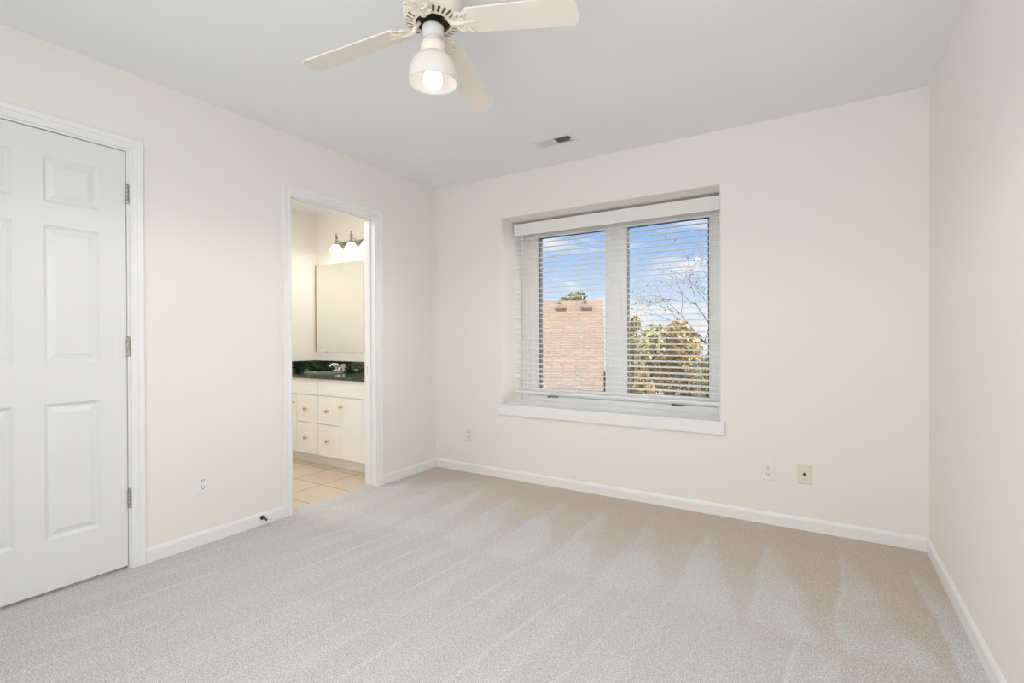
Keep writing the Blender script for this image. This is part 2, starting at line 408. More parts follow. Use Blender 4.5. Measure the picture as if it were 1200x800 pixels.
# bathroom shell
bm = bmesh.new(); bx(bm, BX0 - T, -.085, BY0 - T, T, -.13, -.012); struct(obj('floor_bathroom', bm, TILE))
bm = bmesh.new(); bx(bm, BX0 - T, -T, 0, T, -.13, H); struct(obj('wall_bathroom_back', bm, WALLB))
bm = bmesh.new(); bx(bm, BX0 - T, BX0, BY0 - T, 0, -.13, H); struct(obj('wall_bathroom_left', bm, WALLB))
bm = bmesh.new(); bx(bm, BX0, -T, BY0 - T, BY0, -.13, H); struct(obj('wall_bathroom_rear', bm, WALLB))
bm = bmesh.new(); bx(bm, -.36, -.26, -3.3, BY0 - T - .02, -.13, H); bx(bm, -.26, -T, -3.3, -3.2, -.13, H); struct(obj('wall_closet', bm, WALL))

# casings and jambs of the two openings
CAS = [(0, 0), (0, .009), (.003, .012), (.011, .012), (.014, .0085), (.027, .010), (.031, .0155), (.046, .018), (.054, .0175), (.056, .0145), (.056, 0)]
def casing(name, y0, y1, zt, reveal=.006):
    bm = bmesh.new()
    sweep(bm, [(y0 - reveal, 0), (y0 - reveal, zt + reveal), (y1 + reveal, zt + reveal), (y1 + reveal, 0)], CAS, lambda a, b, th: (th, a, b))
    return struct(obj(name, bm, TRIM))
case_closet = casing('trim_1', *D1)
case_bath = casing('trim_2', *D2)
def jamb(y0, y1, zt, stop_x, parent, th=.018, zb=0.0):
    bm = bmesh.new()
    for a, b in ((y0 - .001, y0 + .004), (y1 - .004, y1 + .001)): bx(bm, -T - .002, .001, a, b, zb, zt)
    bx(bm, -T - .002, .001, y0, y1, zt - .004, zt + .001)
    obj('jamb', bm, TRIM, parent, bevel=.001)
    bm = bmesh.new()
    for a, b in ((y0 + .004, y0 + .015), (y1 - .015, y1 - .004)): bx(bm, stop_x - .035, stop_x, a, b, zb, zt - .004)
    bx(bm, stop_x - .035, stop_x, y0 + .015, y1 - .015, zt - .015, zt - .004)
    obj('stop_moulding', bm, TRIM, parent, bevel=.003)
jamb(*D1, -.041, case_closet)
jamb(*D2, -.048, case_bath)
# strike plate on the bathroom jamb
bm = bmesh.new(); bx(bm, -.095, -.062, D2[1] - .006, D2[1] - .0035, .855, .915)
sp_o = obj('strike_plate', bm, mat('aged bronze', (.16, .11, .09), .45, .5, bump=.05), case_bath, bevel=.001); sp_o['label'] = 'dark metal strike plate'

# baseboards
BASE = [(0, 0), (0, .012), (.055, .012), (.062, .0105), (.070, .006), (.074, .003), (.074, 0)]
def base_run(bm, a, b, to3):
    ls = [[bm.verts.new(to3(s, z, th)) for z, th in BASE] for s in (a, b)]
    k = len(BASE)
    for j in range(k): bm.faces.new((ls[0][j], ls[0][(j + 1) % k], ls[1][(j + 1) % k], ls[1][j]))
    bm.faces.new(ls[0]); bm.faces.new(ls[1])
bm = bmesh.new()
for a, b in ((YR, D1[0] - .061), (D1[1] + .061, D2[0] - .061), (D2[1] + .061, -.003)): base_run(bm, a, b, lambda s, z, th: (th, s, z))
struct(obj('baseboard_left', bm, TRIM))
bm = bmesh.new(); base_run(bm, 0, W, lambda s, z, th: (s, -th, z)); struct(obj('baseboard_back', bm, TRIM))
bm = bmesh.new(); base_run(bm, YR, -.003, lambda s, z, th: (W - th, s, z)); struct(obj('baseboard_right', bm, TRIM))

# ------------------------------------------------------------------ six-panel door
DY0, DY1, DZ0, DZ1, DF, DTH = -3.016, -2.305, .016, 2.047, -.004, .035
bm = bmesh.new()
ys = [DY0, DY0 + .105, DY0 + .306, DY0 + .405, DY0 + .606, DY1]
zs = [DZ0, .240, .843, 1.024, 1.636, 1.735, 1.938, DZ1]
cache = {}
def dv(y, z, x):
    k = (round(y, 5), round(z, 5), round(x, 5))
    if k not in cache: cache[k] = bm.verts.new((x, y, z))
    return cache[k]
def ring_rect(y0, y1, z0, z1, x): return [dv(y0, z0, x), dv(y1, z0, x), dv(y1, z1, x), dv(y0, z1, x)]
for i in range(5):
    for j in range(7):
        y0, y1, z0, z1 = ys[i], ys[i + 1], zs[j], zs[j + 1]
        if i in (1, 3) and j in (1, 3, 5):
            prev = ring_rect(y0, y1, z0, z1, DF)
            for ins, dx in ((.004, -.004), (.014, -.013), (.019, -.013), (.042, -.003)):
                cur = ring_rect(y0 + ins, y1 - ins, z0 + ins, z1 - ins, DF + dx)
                for k in range(4): bm.faces.new((prev[k], prev[(k + 1) % 4], cur[(k + 1) % 4], cur[k]))
                prev = cur
            bm.faces.new(prev)
        else:
            bm.faces.new(ring_rect(y0, y1, z0, z1, DF))
bk = ring_rect(DY0, DY1, DZ0, DZ1, DF - DTH)
bm.faces.new(bk)
for axis, lo in ((1, DY0), (1, DY1), (2, DZ0), (2, DZ1)):
    fs = sorted([v for v in cache.values() if abs(v.co.x - DF) < 1e-6 and abs(v.co[axis] - lo) < 1e-6], key=lambda v: v.co[3 - axis])
    bs = sorted([v for v in bk if abs(v.co[axis] - lo) < 1e-6], key=lambda v: v.co[3 - axis])
    bm.faces.new(fs + bs[::-1])
door = struct(obj('door_1', bm, DOORM))
for k, zc in enumerate((1.840, 1.092, .345)):
    bm = bmesh.new()
    seg = .092 / 5
    for q in range(5):
        z0 = zc - .046 + q * seg
        lathe(bm, [(0, z0 + .0004), (.0062, z0 + .0008), (.0066, z0 + .003), (.0066, z0 + seg - .003), (.0062, z0 + seg - .0008), (0, z0 + seg - .0004)], 16, (.004, -2.3015, 0))
    lathe(bm, [(0, zc + .046), (.0045, zc + .046), (.005, zc + .049), (.003, zc + .052), (0, zc + .053)], 14, (.004, -2.3015, 0))
    h = obj('hinge', bm, STEEL, door, smooth=True); h['label'] = 'nickel hinge knuckle'
    bm = bmesh.new(); bx(bm, DF, DF + .0012, DY1 - .028, DY1 - .001, zc - .046, zc + .046)
    obj('hinge_leaf', bm, DOORM, h, bevel=.0005)
# knob on the latch edge of the closet door
bm = bmesh.new()
lathe(bm, [(0, 0), (.031, 0), (.031, .004), (.024, .008), (.011, .011), (.010, .030), (.020, .036), (.027, .046), (.027, .056), (.018, .064), (0, .066)], 28, (DF, DY0 + .062, .93), 'x')
obj('door_knob', bm, BRASS, door, smooth=True)

# ------------------------------------------------------------------ window: frame, two sashes, stool
bm = bmesh.new()
FY0, FY1 = .325, .41
MX = 1.5355
def frame_ring(bm, x0, x1, z0, z1, w, y0, y1, wb=None, wt=None):
    wb = w if wb is None else wb; wt = w if wt is None else wt
    bx(bm, x0, x0 + w, y0, y1, z0, z1); bx(bm, x1 - w, x1, y0, y1, z0, z1)
    bx(bm, x0 + w, x1 - w, y0, y1, z0, z0 + wb); bx(bm, x0 + w, x1 - w, y0, y1, z1 - wt, z1)
frame_ring(bm, WX0, WX1, WZ0, WZ1, .070, FY0, FY1, .045, .06)
bx(bm, MX - .040, MX + .040, FY0 + .010, FY1, WZ0 + .045, WZ1 - .06)
win = struct(obj('window_1', bm, VINYL, bevel=.004))
for (x0, x1) in ((WX0 + .070, MX - .040), (MX + .040, WX1 - .070)):
    bm = bmesh.new()
    g0, g1 = (.855, 1.452) if x0 < 1 else (1.622, 2.217)
    frame_ring(bm, x0 + .0004, x1 - .0004, WZ0 + .047, WZ1 - .062, .05, FY0 + .012, FY1 - .02)
    # widen the stiles to the glass line
    zlo, zhi = .699, 1.985
    bx(bm, x0 + .0004, g0, FY0 + .016, FY1 - .022, WZ0 + .05, WZ1 - .065); bx(bm, g1, x1 - .0004, FY0 + .016, FY1 - .022, WZ0 + .05, WZ1 - .065)
    bx(bm, g0, g1, FY0 + .016, FY1 - .022, WZ0 + .05, zlo); bx(bm, g0, g1, FY0 + .016, FY1 - .022, zhi, WZ1 - .065)
    sash = obj('sash', bm, VINYL, win, bevel=.003)
    bm = bmesh.new(); bx(bm, g0 - .004, g1 + .004, .366, .370, zlo - .004, zhi + .004)
    obj('pane', bm, GLASS, sash)
    bm = bmesh.new(); frame_ring(bm, g0 - .001, g1 + .001, zlo - .001, zhi + .001, .006, .338, .390)
    ga = obj('gasket', bm, GASK, sash); ga['label'] = 'dark rubber gasket around the pane'
    xc = 1.0 if x0 < 1 else 2.015
    bm = bmesh.new(); bx(bm, xc - .035, xc + .04, FY0 - .016, FY0 + .002, .637, .646); bx(bm, xc - .05, xc - .035, FY0 - .022, FY0 + .002, .632, .650)
    cr_o = obj('crank_handle', bm, mat('bronze crank', (.16, .15, .15), .45, .6, bump=.05), win, bevel=.003); cr_o['label'] = 'dark folding crank handle'
# stool (inside sill) with its front apron
bm = bmesh.new()
bx(bm, WX0 + .001, WX1 - .001, 0, FY0 + .01, WZ0 - .02, WZ0 + .001)
bx(bm, .657, 2.377, -.020, .0005, .514, WZ0 + .001)
struct(obj('trim_3', bm, TRIM, bevel=.003))

# ------------------------------------------------------------------ horizontal blind
blind = thing('window_blind', 'white horizontal slat blind lowered over the double window', 'blind', ((WX0 + WX1) / 2, .225, WZ1))
ox, oy, oz = blind.location
def L(bm):
    bmesh.ops.translate(bm, verts=bm.verts, vec=(-ox, -oy, -oz)); return bm
BXL, BXR = .700, 2.330
bm = bmesh.new(); bx(bm, .700, 2.336, .178, .186, 1.985, 2.078); bx(bm, .700, .708, .186, .25, 1.985, 2.078); bx(bm, 2.328, 2.336, .186, .25, 1.985, 2.078)
bx(bm, .697, 2.339, .174, .180, 2.066, 2.080); bx(bm, .697, 2.339, .174, .180, 1.983, 1.992)
obj('valance', L(bm), SLAT, blind, bevel=.002)
bm = bmesh.new(); bx(bm, BXL + .012, BXR - .004, .196, .246, 2.035, 2.0765)
obj('headrail', L(bm), SLAT, blind, bevel=.002)
SP, DEP, TILT = .0415, .050, radians(5.0)
bm = bmesh.new()
z = .712; NS = 0
while z < 2.02:
    n = 6
    rows = []
    for q in range(n + 1):
        s = (q / n - .5) * DEP
        cz = .0016 * (1 - (2 * q / n - 1) ** 2)
        rows.append((.222 + s * cos(TILT), z + s * sin(TILT) + cz))
    top = [[bm.verts.new((xx, yy, zz + .0021)) for yy, zz in rows] for xx in (BXL, BXR)]
    bot = [[bm.verts.new((xx, yy, zz - .0021)) for yy, zz in rows] for xx in (BXL, BXR)]
    for q in range(n):
        bm.faces.new((top[0][q], top[1][q], top[1][q + 1], top[0][q + 1])); bm.faces.new((bot[0][q], bot[0][q + 1], bot[1][q + 1], bot[1][q]))
    for k in (0, n): bm.faces.new((top[0][k], top[1][k], bot[1][k], bot[0][k]))
    for e_ in (0, 1): bm.faces.new(top[e_] + bot[e_][::-1])
    z += SP; NS += 1
obj('slats', L(bm), SLAT, blind)
bm = bmesh.new(); bx(bm, BXL, BXR, .197, .247, .676, .692)
obj('bottom_rail', L(bm), SLAT, blind, bevel=.004)
for xx in (.80, 1.27, 1.73, 2.17):
    bm = bmesh.new()
    for yy in (.1955, .2485): tube(bm, [(xx, yy, .69), (xx, yy, 2.04)], .0009, 6)
    tube(bm, [(xx + .012, .222, .69), (xx + .012, .222, 2.04)], .0008, 6)
    obj('ladder_cord', L(bm), CORD, blind)
bm = bmesh.new(); tube(bm, [(2.255, .189, 2.03), (2.256, .187, 1.8), (2.258, .187, 1.32)], .0012, 6); tube(bm, [(2.266, .189, 2.03), (2.266, .187, 1.8), (2.263, .187, 1.32)], .0012, 6)
pc = obj('pull_cord', L(bm), CORD, blind)
bm = bmesh.new(); lathe(bm, [(0, 1.325), (.004, 1.322), (.006, 1.305), (.0085, 1.285), (.008, 1.28), (0, 1.279)], 14, (2.2605, .187, 0))
obj('cord_tassel', L(bm), CORD, pc, smooth=True)
bm = bmesh.new(); tube(bm, [(.775, .189, 2.03), (.775, .187, 1.98), (.775, .187, 1.12)], .0045, 8)
obj('tilt_wand', L(bm), SLAT, blind, smooth=True)

# ------------------------------------------------------------------ wall plates
def plate(name, label, cat, loc, rot, kind, m, group=None):
    """built facing -y at the origin, then turned; origin on the wall"""
    t = thing(name, label, cat, loc, rot, group)
    w, h = .0355, .0575
    bm = bmesh.new()
    prof = [(0, 0), (.0, -.003), (.003, -.0055), (.006, -.006)]
    loops = []
    for ins, y in prof: loops.append([bm.verts.new(c) for c in ((-w + ins, y, -h + ins), (w - ins, y, -h + ins), (w - ins, y, h - ins), (-w + ins, y, h - ins))])
    for a, b in zip(loops, loops[1:]):
        for k in range(4): bm.faces.new((a[k], a[(k + 1) % 4], b[(k + 1) % 4], b[k]))
    bm.faces.new(loops[0]); bm.faces.new(loops[-1])
    obj('cover_plate', bm, m, t)
    if kind == 'duplex':
        for s in (-1, 1):
            bm = bmesh.new(); cz = s * .0195
            pts = [(.0165 * cos(a), .0165 * sin(a)) for a in [radians(d) for d in range(0, 360, 12)]]
            pts = [(px, max(-.0125, min(.0125, pz))) for px, pz in pts]
            f0 = [bm.verts.new((px, -.0055, pz + cz)) for px, pz in pts]; f1 = [bm.verts.new((px * .96, -.0078, pz * .96 + cz)) for px, pz in pts]
            bm.faces.new(f1)
            for k in range(len(pts)): bm.faces.new((f0[k], f0[(k + 1) % len(pts)], f1[(k + 1) % len(pts)], f1[k]))
            bmesh.ops.remove_doubles(bm, verts=bm.verts, dist=1e-6)
            rec = obj('receptacle', bm, m, t)
            bm = bmesh.new()
            for dx, hh in ((-.0063, .0042), (.0063, .0036)): bx(bm, dx - .0018, dx + .0018, -.0084, -.0070, cz + .003 - hh, cz + .003 + hh)
            lathe(bm, [(0, -.0084), (.0032, -.0084), (.0032, -.0070), (0, -.0070)], 12, (0, 0, cz - .0075), 'y')
            so = obj('slots', bm, DARK, rec); so['label'] = 'dark plug slots'
        bm = bmesh.new(); lathe(bm, [(0, -.0055), (.0032, -.0055), (.0030, -.0070), (0, -.0074)], 14, (0, 0, 0), 'y')
        obj('screw', bm, m, t, smooth=True)
    else:
        bm = bmesh.new(); lathe(bm, [(0, -.0055), (.0078, -.0055), (.0078, -.0075), (.0060, -.0078), (.0055, -.014), (.0035, -.0145), (.0035, -.010), (0, -.010)], 18, (0, 0, 0), 'y')
        j = obj('coaxial_jack', bm, mat('dark bronze jack', (.10, .08, .06), .4, .7, bump=.05), t, smooth=True); j['label'] = 'dark round coaxial jack'
        for s in (-1, 1):
            bm = bmesh.new(); lathe(bm, [(0, -.0055), (.0030, -.0055), (.0028, -.0068), (0, -.0072)], 14, (0, 0, s * .043), 'y')
            obj('screw', bm, m, t, smooth=True)
    return t
plate('electrical_outlet', 'white duplex outlet on the wall between closet door and bathroom doorway', 'outlet', (0, -1.960, .333), pi / 2, 'duplex', PLATE)
plate('electrical_outlet', 'white duplex outlet on the window wall beside the ivory cable plate', 'outlet', (2.618, 0, .322), 0, 'duplex', PLATE)
plate('electrical_outlet', 'pale outlet low on the window wall near the corner by the bathroom doorway', 'outlet', (.361, 0, .322), 0, 'duplex', mat('painted plate', (.80, .77, .73), .5, bump=.03))
plate('cable_wall_plate', 'ivory wall plate with one dark round jack on the window wall', 'wall plate', (2.808, 0, .328), 0, 'coax', IVORY)

# ------------------------------------------------------------------ spring door stop on the baseboard
ds = thing('door_stop', 'small spring door stop screwed to the baseboard beside the bathroom doorway', 'door stop', (.012, -1.625, .046))
bm = bmesh.new(); lathe(bm, [(0, 0), (.013, 0), (.013, .003), (.009, .007), (.006, .010), (0, .010)], 18, (0, 0, 0), 'x')
o_ = obj('base_plate', bm, ROTOR, ds, smooth=True); o_['label'] = 'dark round base'
bm = bmesh.new()
pts = []
for i in range(140):
    a = i / 139; th = a * 2 * pi * 14
    pts.append((.008 + a * .055, .0055 * cos(th), .0055 * sin(th) - .012 * a * a))
tube(bm, pts, .0013, 6); o_ = obj('spring', bm, mat('dark spring steel', (.12, .12, .12), .35, .9, bump=.02), ds, smooth=True); o_['label'] = 'dark coiled spring'
bm = bmesh.new(); lathe(bm, [(0, .058), (.0075, .058), (.0085, .062), (.0085, .073), (.006, .077), (0, .078)], 18, (0, 0, -.012), 'x')
o_ = obj('bumper', bm, RUBBER, ds, smooth=True); o_['label'] = 'white rubber bumper tip'

# ------------------------------------------------------------------ ceiling register
vt = thing('ceiling_vent', 'white two-way air register in the ceiling before the window', 'vent', (1.393, -.415, H))
hw, hd = .150, .078; iw, idp = .116, .046
bm = bmesh.new()
loops = []
for ww, dd, zz in ((hw, hd, 0), (hw, hd, -.003), (hw - .004, hd - .004, -.005), (iw + .008, idp + .008, -.008), (iw, idp, -.007), (iw, idp, -.0005)):
    loops.append([bm.verts.new(c) for c in ((-ww, -dd, zz), (ww, -dd, zz), (ww, dd, zz), (-ww, dd, zz))])
for a, b in zip(loops, loops[1:]):
    for k in range(4): bm.faces.new((a[k], a[(k + 1) % 4], b[(k + 1) % 4], b[k]))
bx(bm, -.003, .003, -idp, idp, -.0075, -.001)
obj('vent_frame', bm, GRILLE, vt)
bm = bmesh.new(); bx(bm, -iw, iw, -idp, idp, -.0012, -.0004)
o_ = obj('duct_opening', bm, mat('dark duct', (.03, .03, .03), .8, bump=.05), vt); o_['label'] = 'dark duct behind the louvers'
for s in (-1, 1):
    bm = bmesh.new()
    for k in range(11):
        xc = s * (.010 + k * .0098)
        v = bx(bm, xc - .0045, xc + .0045, -idp, idp, -.0046, -.0040)
        bmesh.ops.rotate(bm, verts=v, cent=(xc, 0, -.0043), matrix=Matrix.Rotation(radians(s * 38), 3, 'Y'))
    obj('louvers', bm, GRILLE, vt)
bm = bmesh.new(); bx(bm, iw - .012, iw + .004, .004, .012, -.016, -.006); obj('damper_lever', bm, GRILLE, vt, bevel=.001)

# ------------------------------------------------------------------ ceiling fan
FX, FY = 1.670, -1.957
fan = thing('ceiling_fan', 'cream four-blade ceiling fan with one lit bell-shaped lamp', 'ceiling fan', (FX, FY, 2.3925))
fan.scale = (.9645,) * 3
def fz(z): return z - H
bm = bmesh.new()
lathe(bm, [(0, .0492), (.080, .0492), (.084, .040), (.085, .012), (.106, 0), (.110, -.006), (.112, -.030), (.112, -.060), (.112, -.088), (.109, -.090), (.109, -.040), (0, -.040)], 56)
obj('motor_housing', bm, CREAMM, fan, smooth=True)
# slotted lower ring
bm = bmesh.new(); NSL = 28
def pol(r, a, z): return bm.verts.new((r * cos(a), r * sin(a), z))
R0, R1, R2, R3 = .066, .075, .102, .1105
def zz_of(r): return fz(2.338) + .012 * ((r - R0) / (R3 - R0)) ** 2
for k in range(NSL):
    a0 = 2 * pi * k / NSL; a1 = 2 * pi * (k + .48) / NSL; a2 = 2 * pi * (k + 1) / NSL
    for (ra, rb, aa, ab) in ((R0, R1, a0, a1), (R0, R1, a1, a2), (R2, R3, a0, a1), (R2, R3, a1, a2), (R1, R2, a1, a2)):
        bm.faces.new((pol(ra, aa, zz_of(ra)), pol(rb, aa, zz_of(rb)), pol(rb, ab, zz_of(rb)), pol(ra, ab, zz_of(ra))))
bmesh.ops.remove_doubles(bm, verts=bm.verts, dist=1e-5)
o_ = obj('vent_ring', bm, CREAMM, fan); md = o_.modifiers.new('thick', 'SOLIDIFY'); md.thickness = .003; md.offset = 0
bm0 = bmesh.new(); lathe(bm0, [(.0695, fz(2.349)), (.1075, fz(2.360)), (.1075, fz(2.385)), (.0695, fz(2.385))], 48, closed=True)
bm = bmesh.new(); lathe(bm, [(0, fz(2.318)), (.030, fz(2.318)), (.030, fz(2.354)), (.069, fz(2.356)), (.069, fz(2.385)), (0, fz(2.385))], 48)
o_ = obj('slot_backing', bm0, mat('brown vent backing', (.30, .17, .10), .6, bump=.05), fan); o_['label'] = 'brown plate behind the vent slots'
o_ = obj('rotor', bm, ROTOR, fan); o_['label'] = 'dark motor seen through the slotted ring'
bm = bmesh.new()
lathe(bm, [(0, fz(2.328)), (.035, fz(2.328)), (.040, fz(2.325)), (.0415, fz(2.320)), (.0415, fz(2.292)), (.039, fz(2.286)), (.032, fz(2.284)), (.032, fz(2.279)), (.037, fz(2.277)), (.037, fz(2.266)), (.034, fz(2.263)), (0, fz(2.263))], 40)
obj('switch_housing', bm, mat('grey white enamel', (.70, .69, .68), .4, bump=.03), fan, smooth=True)
bm = bmesh.new()
lathe(bm, [(0, fz(2.264)), (.037, fz(2.264)), (.046, fz(2.260)), (.047, fz(2.252)), (.047, fz(2.222)), (.043, fz(2.220)), (.043, fz(2.240)), (0, fz(2.244))], 40)
obj('lamp_fitter', bm, CREAMM, fan, smooth=True)
bm = bmesh.new()
outp = [(.044, 2.243), (.050, 2.238), (.062, 2.228), (.074, 2.212), (.082, 2.195), (.088, 2.172), (.091, 2.148), (.093, 2.125), (.094, 2.113)]
inp = [(.0905, 2.113), (.0895, 2.125), (.0875, 2.148), (.0845, 2.172), (.0785, 2.193), (.0705, 2.209), (.0595, 2.224), (.048, 2.234), (.041, 2.240)]
lathe(bm, [(r, fz(2.110 + (z - 2.113) * .86)) for r, z in outp + inp], 56, closed=True)
o_ = obj('lamp_shade', bm, FROST, fan, smooth=True); o_['label'] = 'white bell-shaped glass shade'
bm = bmesh.new()
lathe(bm, [(0, fz(2.255)), (.014, fz(2.255)), (.014, fz(2.195)), (.018, fz(2.180)), (.027, fz(2.160)), (.034, fz(2.141)), (.0365, fz(2.122)), (.034, fz(2.107)), (.026, fz(2.0955)), (.013, fz(2.089)), (0, fz(2.087))], 36)
o_ = obj('light_bulb', bm, BULB, fan, smooth=True); o_['label'] = 'lit white bulb'
lb = light('fan_lamp', 'SPOT', (0, 0, fz(2.083)), BULB_W, (1.0, .955, .88), shadow_soft_size=.02, spot_size=radians(172), spot_blend=.3); lb.parent = fan

def blade_bm():
    bm = bmesh.new(); up = []
    pts = []
    r0_, r1_ = .140, .568
    w0, w1 = .056, .0625
    n = 8
    for k in range(n + 1): # root rounded
        a = pi / 2 + pi * k / n
        pts.append((r0_ + .020 + .020 * cos(a), w0 * sin(a)))
    for cx_, cy_, s in ((r1_ - .032, -w1 + .032, -1), (r1_ - .032, w1 - .032, 1)):
        for k in range(7):
            a = (-pi / 2 + pi / 2 * k / 6) if s < 0 else (pi / 2 * k / 6)
            pts.append((cx_ + .032 * cos(a) + .006 * (1 - abs(sin(a))) , cy_ + .032 * sin(a)))
    lo = [bm.verts.new((x_, y_, 0)) for x_, y_ in pts]; hi = [bm.verts.new((x_, y_, .006)) for x_, y_ in pts]
    bm.faces.new(lo); bm.faces.new(hi)
    for k in range(len(pts)): bm.faces.new((lo[k], lo[(k + 1) % len(pts)], hi[(k + 1) % len(pts)], hi[k]))
    return bm
def iron_bm():
    """scrolled bracket: pierced leaf plate under the blade root with a curved arm to the hub"""
    bm = bmesh.new()
    out = []
    half = [(.118, .016), (.128, .024), (.140, .038), (.150, .050), (.163, .055), (.172, .049), (.180, .046), (.192, .052), (.206, .058), (.222, .055), (.230, .046),
            (.226, .036), (.232, .026), (.246, .018), (.256, .008), (.260, 0)]
    out = half + [(x_, -y_) for x_, y_ in half[-2::-1]]
    out = [(.088 + (x_ - .118) * .72, y_ * .88) for x_, y_ in out]
    holes = []
    def leaf(cx_, cy_, a_, l_, w_):
        return [(cx_ + cos(a_) * l_ * cos(t_) - sin(a_) * w_ * sin(t_), cy_ + sin(a_) * l_ * cos(t_) + cos(a_) * w_ * sin(t_)) for t_ in [2 * pi * i / 14 for i in range(14)]]
    for s in (-1, 1):
        holes += [leaf(.155, s * .032, s * .75, .013, .006), leaf(.186, s * .026, s * .25, .014, .007), leaf(.208, s * .040, s * .5, .010, .006)]
    holes += [leaf(.225, 0, 0, .016, .007)]
    holes = [[(.088 + (x_ - .118) * .72, y_ * .88) for x_, y_ in h_] for h_ in holes]
    eds = []
    for lp in [out] + holes:
        vv = [bm.verts.new((x_, y_, -.004)) for x_, y_ in lp]
        eds += [bm.edges.new((vv[k], vv[(k + 1) % len(vv)])) for k in range(len(vv))]
    bmesh.ops.triangle_fill(bm, use_beauty=True, use_dissolve=False, edges=eds)
    r = bmesh.ops.extrude_face_region(bm, geom=list(bm.faces))
    bmesh.ops.translate(bm, verts=[g_ for g_ in r['geom'] if isinstance(g_, bmesh.types.BMVert)], vec=(0, 0, .0035))
    # raised scrolls
    def q(pts): return [(.088 + (x_ - .118) * .72, y_ * .88, z_) for x_, y_, z_ in pts]
    for s in (-1, 1):
        tube(bm, q([(.120, s * .010, -.003), (.135, s * .024, -.006), (.150, s * .044, -.007), (.165, s * .050, -.006), (.174, s * .042, -.006), (.168, s * .034, -.005)]), [.003, .004, .004, .0035, .003, .002], 8)
        tube(bm, q([(.175, s * .012, -.005), (.190, s * .020, -.007), (.205, s * .040, -.007), (.217, s * .050, -.006), (.225, s * .042, -.005)]), [.003, .0035, .0035, .003, .002], 8)
    tube(bm, [(.050, 0, .022), (.060, 0, .018), (.070, 0, .008), (.080, 0, -.001), (.092, 0, -.006), (.110, 0, -.007), (.150, 0, -.005), (.182, 0, -.004)], [.0075, .0085, .009, .010, .010, .007, .005, .003], 10)
    return bm
ZB = fz(2.3385); PITCH = radians(-11.7); DROOP = radians(8.5)
for k in range(4):
    ang = radians((11.5, 104.8, 196, 287)[k])
    mw = Matrix.Translation((0, 0, ZB)) @ Matrix.Rotation(ang, 4, 'Z') @ Matrix.Rotation(DROOP, 4, 'Y') @ Matrix.Rotation(PITCH, 4, 'X')
    if k == 0:
        b0 = obj('blade', blade_bm(), BLADE, fan, bevel=.0015)
        i0 = obj('blade_iron', iron_bm(), CREAMM, fan)
        b, ir = b0, i0
    else:
        b = b0.copy(); ir = i0.copy(); COL.objects.link(b); COL.objects.link(ir); b.parent = fan; ir.parent = fan
    b.matrix_local = mw; ir.matrix_local = mw

# ------------------------------------------------------------------ bathroom vanity
VX0, VX1, VYF, VYB = BX0 + .004, -.20, -.53, -.004
van = thing('bathroom_vanity', 'white bathroom vanity cabinet with brass knobs seen through the doorway', 'vanity', ((VX0 + VX1) / 2, -.27, -.012))
vo = Vector(van.location)
def VL(bm): bmesh.ops.translate(bm, verts=bm.verts, vec=-vo); return bm
bm = bmesh.new(); bx(bm, VX0, VX1, VYF + .018, VYB, .09, .7755); obj('cabinet_body', VL(bm), GAP, van)
bm = bmesh.new(); bx(bm, VX0, VX1, VYF + .075, VYB, -.012, .09); obj('toe_kick', VL(bm), CAB, van)
g = .0022
def front(name, x0, x1, z0, z1, knob=None):
    bm = bmesh.new(); bx(bm, x0 + g, x1 - g, VYF, VYF + .018, z0 + g, z1 - g)
    f = obj(name, VL(bm), CAB, van, bevel=.002)
    if knob:
        bm = bmesh.new(); lathe(bm, [(0, 0), (.009, 0), (.008, -.004), (.005, -.008), (.006, -.014), (.014, -.019), (.0155, -.024), (.012, -.029), (0, -.031)], 20, (knob[0], VYF, knob[1]), 'y')
        kk = obj('knob', VL(bm), BRASS, f, smooth=True); kk['label'] = 'round brass knob'
XS = [VX0, -1.236, -.930, -.631, VX1]
front('false_front', XS[0], XS[2], .624, .7755); front('false_front', XS[2], XS[4], .624, .7755)
front('door', XS[0], XS[1], .090, .624, (XS[1] - .035, .545)); front('door', XS[3], XS[4], .090, .624, (XS[3] + .030, .545))
front('drawer', XS[1], XS[2], .372, .624, ((XS[1] + XS[2]) / 2 - .01, .495)); front('drawer', XS[2], XS[3], .372, .624, ((XS[2] + XS[3]) / 2 - .01, .495))
front('drawer', XS[1], XS[2], .090, .372, ((XS[1] + XS[2]) / 2 - .01, .232)); front('drawer', XS[2], XS[3], .090, .372, ((XS[2] + XS[3]) / 2 - .01, .232))
# countertop with oval hole
SX, SY, SA, SB = -1.17, -.285, .215, .150
ct = thing('vanity_countertop', 'dark green marble vanity top with matching backsplash', 'countertop', ((VX0 + VX1) / 2, -.27, .7755))
co = Vector(ct.location)
bm = bmesh.new()
zt, zb = .802, .7757
oval = [(SX + SA * cos(2 * pi * k / 48), SY + SB * sin(2 * pi * k / 48)) for k in range(48)]
rc = [(VX0, VYF - .02), (VX1 + .015, VYF - .02), (VX1 + .015, VYB), (VX0, VYB)]
eds = []
for lp in (rc, oval):
    vv = [bm.verts.new((x_, y_, zt)) for x_, y_ in lp]; eds += [bm.edges.new((vv[k], vv[(k + 1) % len(vv)])) for k in range(len(vv))]
bmesh.ops.triangle_fill(bm, use_beauty=True, use_dissolve=False, edges=eds)
r = bmesh.ops.extrude_face_region(bm, geom=list(bm.faces))
bmesh.ops.translate(bm, verts=[q for q in r['geom'] if isinstance(q, bmesh.types.BMVert)], vec=(0, 0, zb - zt))
bmesh.ops.translate(bm, verts=bm.verts, vec=-co)
obj('counter_slab', bm, MARBLE, ct)
bm = bmesh.new(); bx(bm, VX0 + .02, VX1 + .015, -.024, -.003, zt, .905); bmesh.ops.translate(bm, verts=bm.verts, vec=-co); obj('backsplash', bm, MARBLE, ct, bevel=.002)
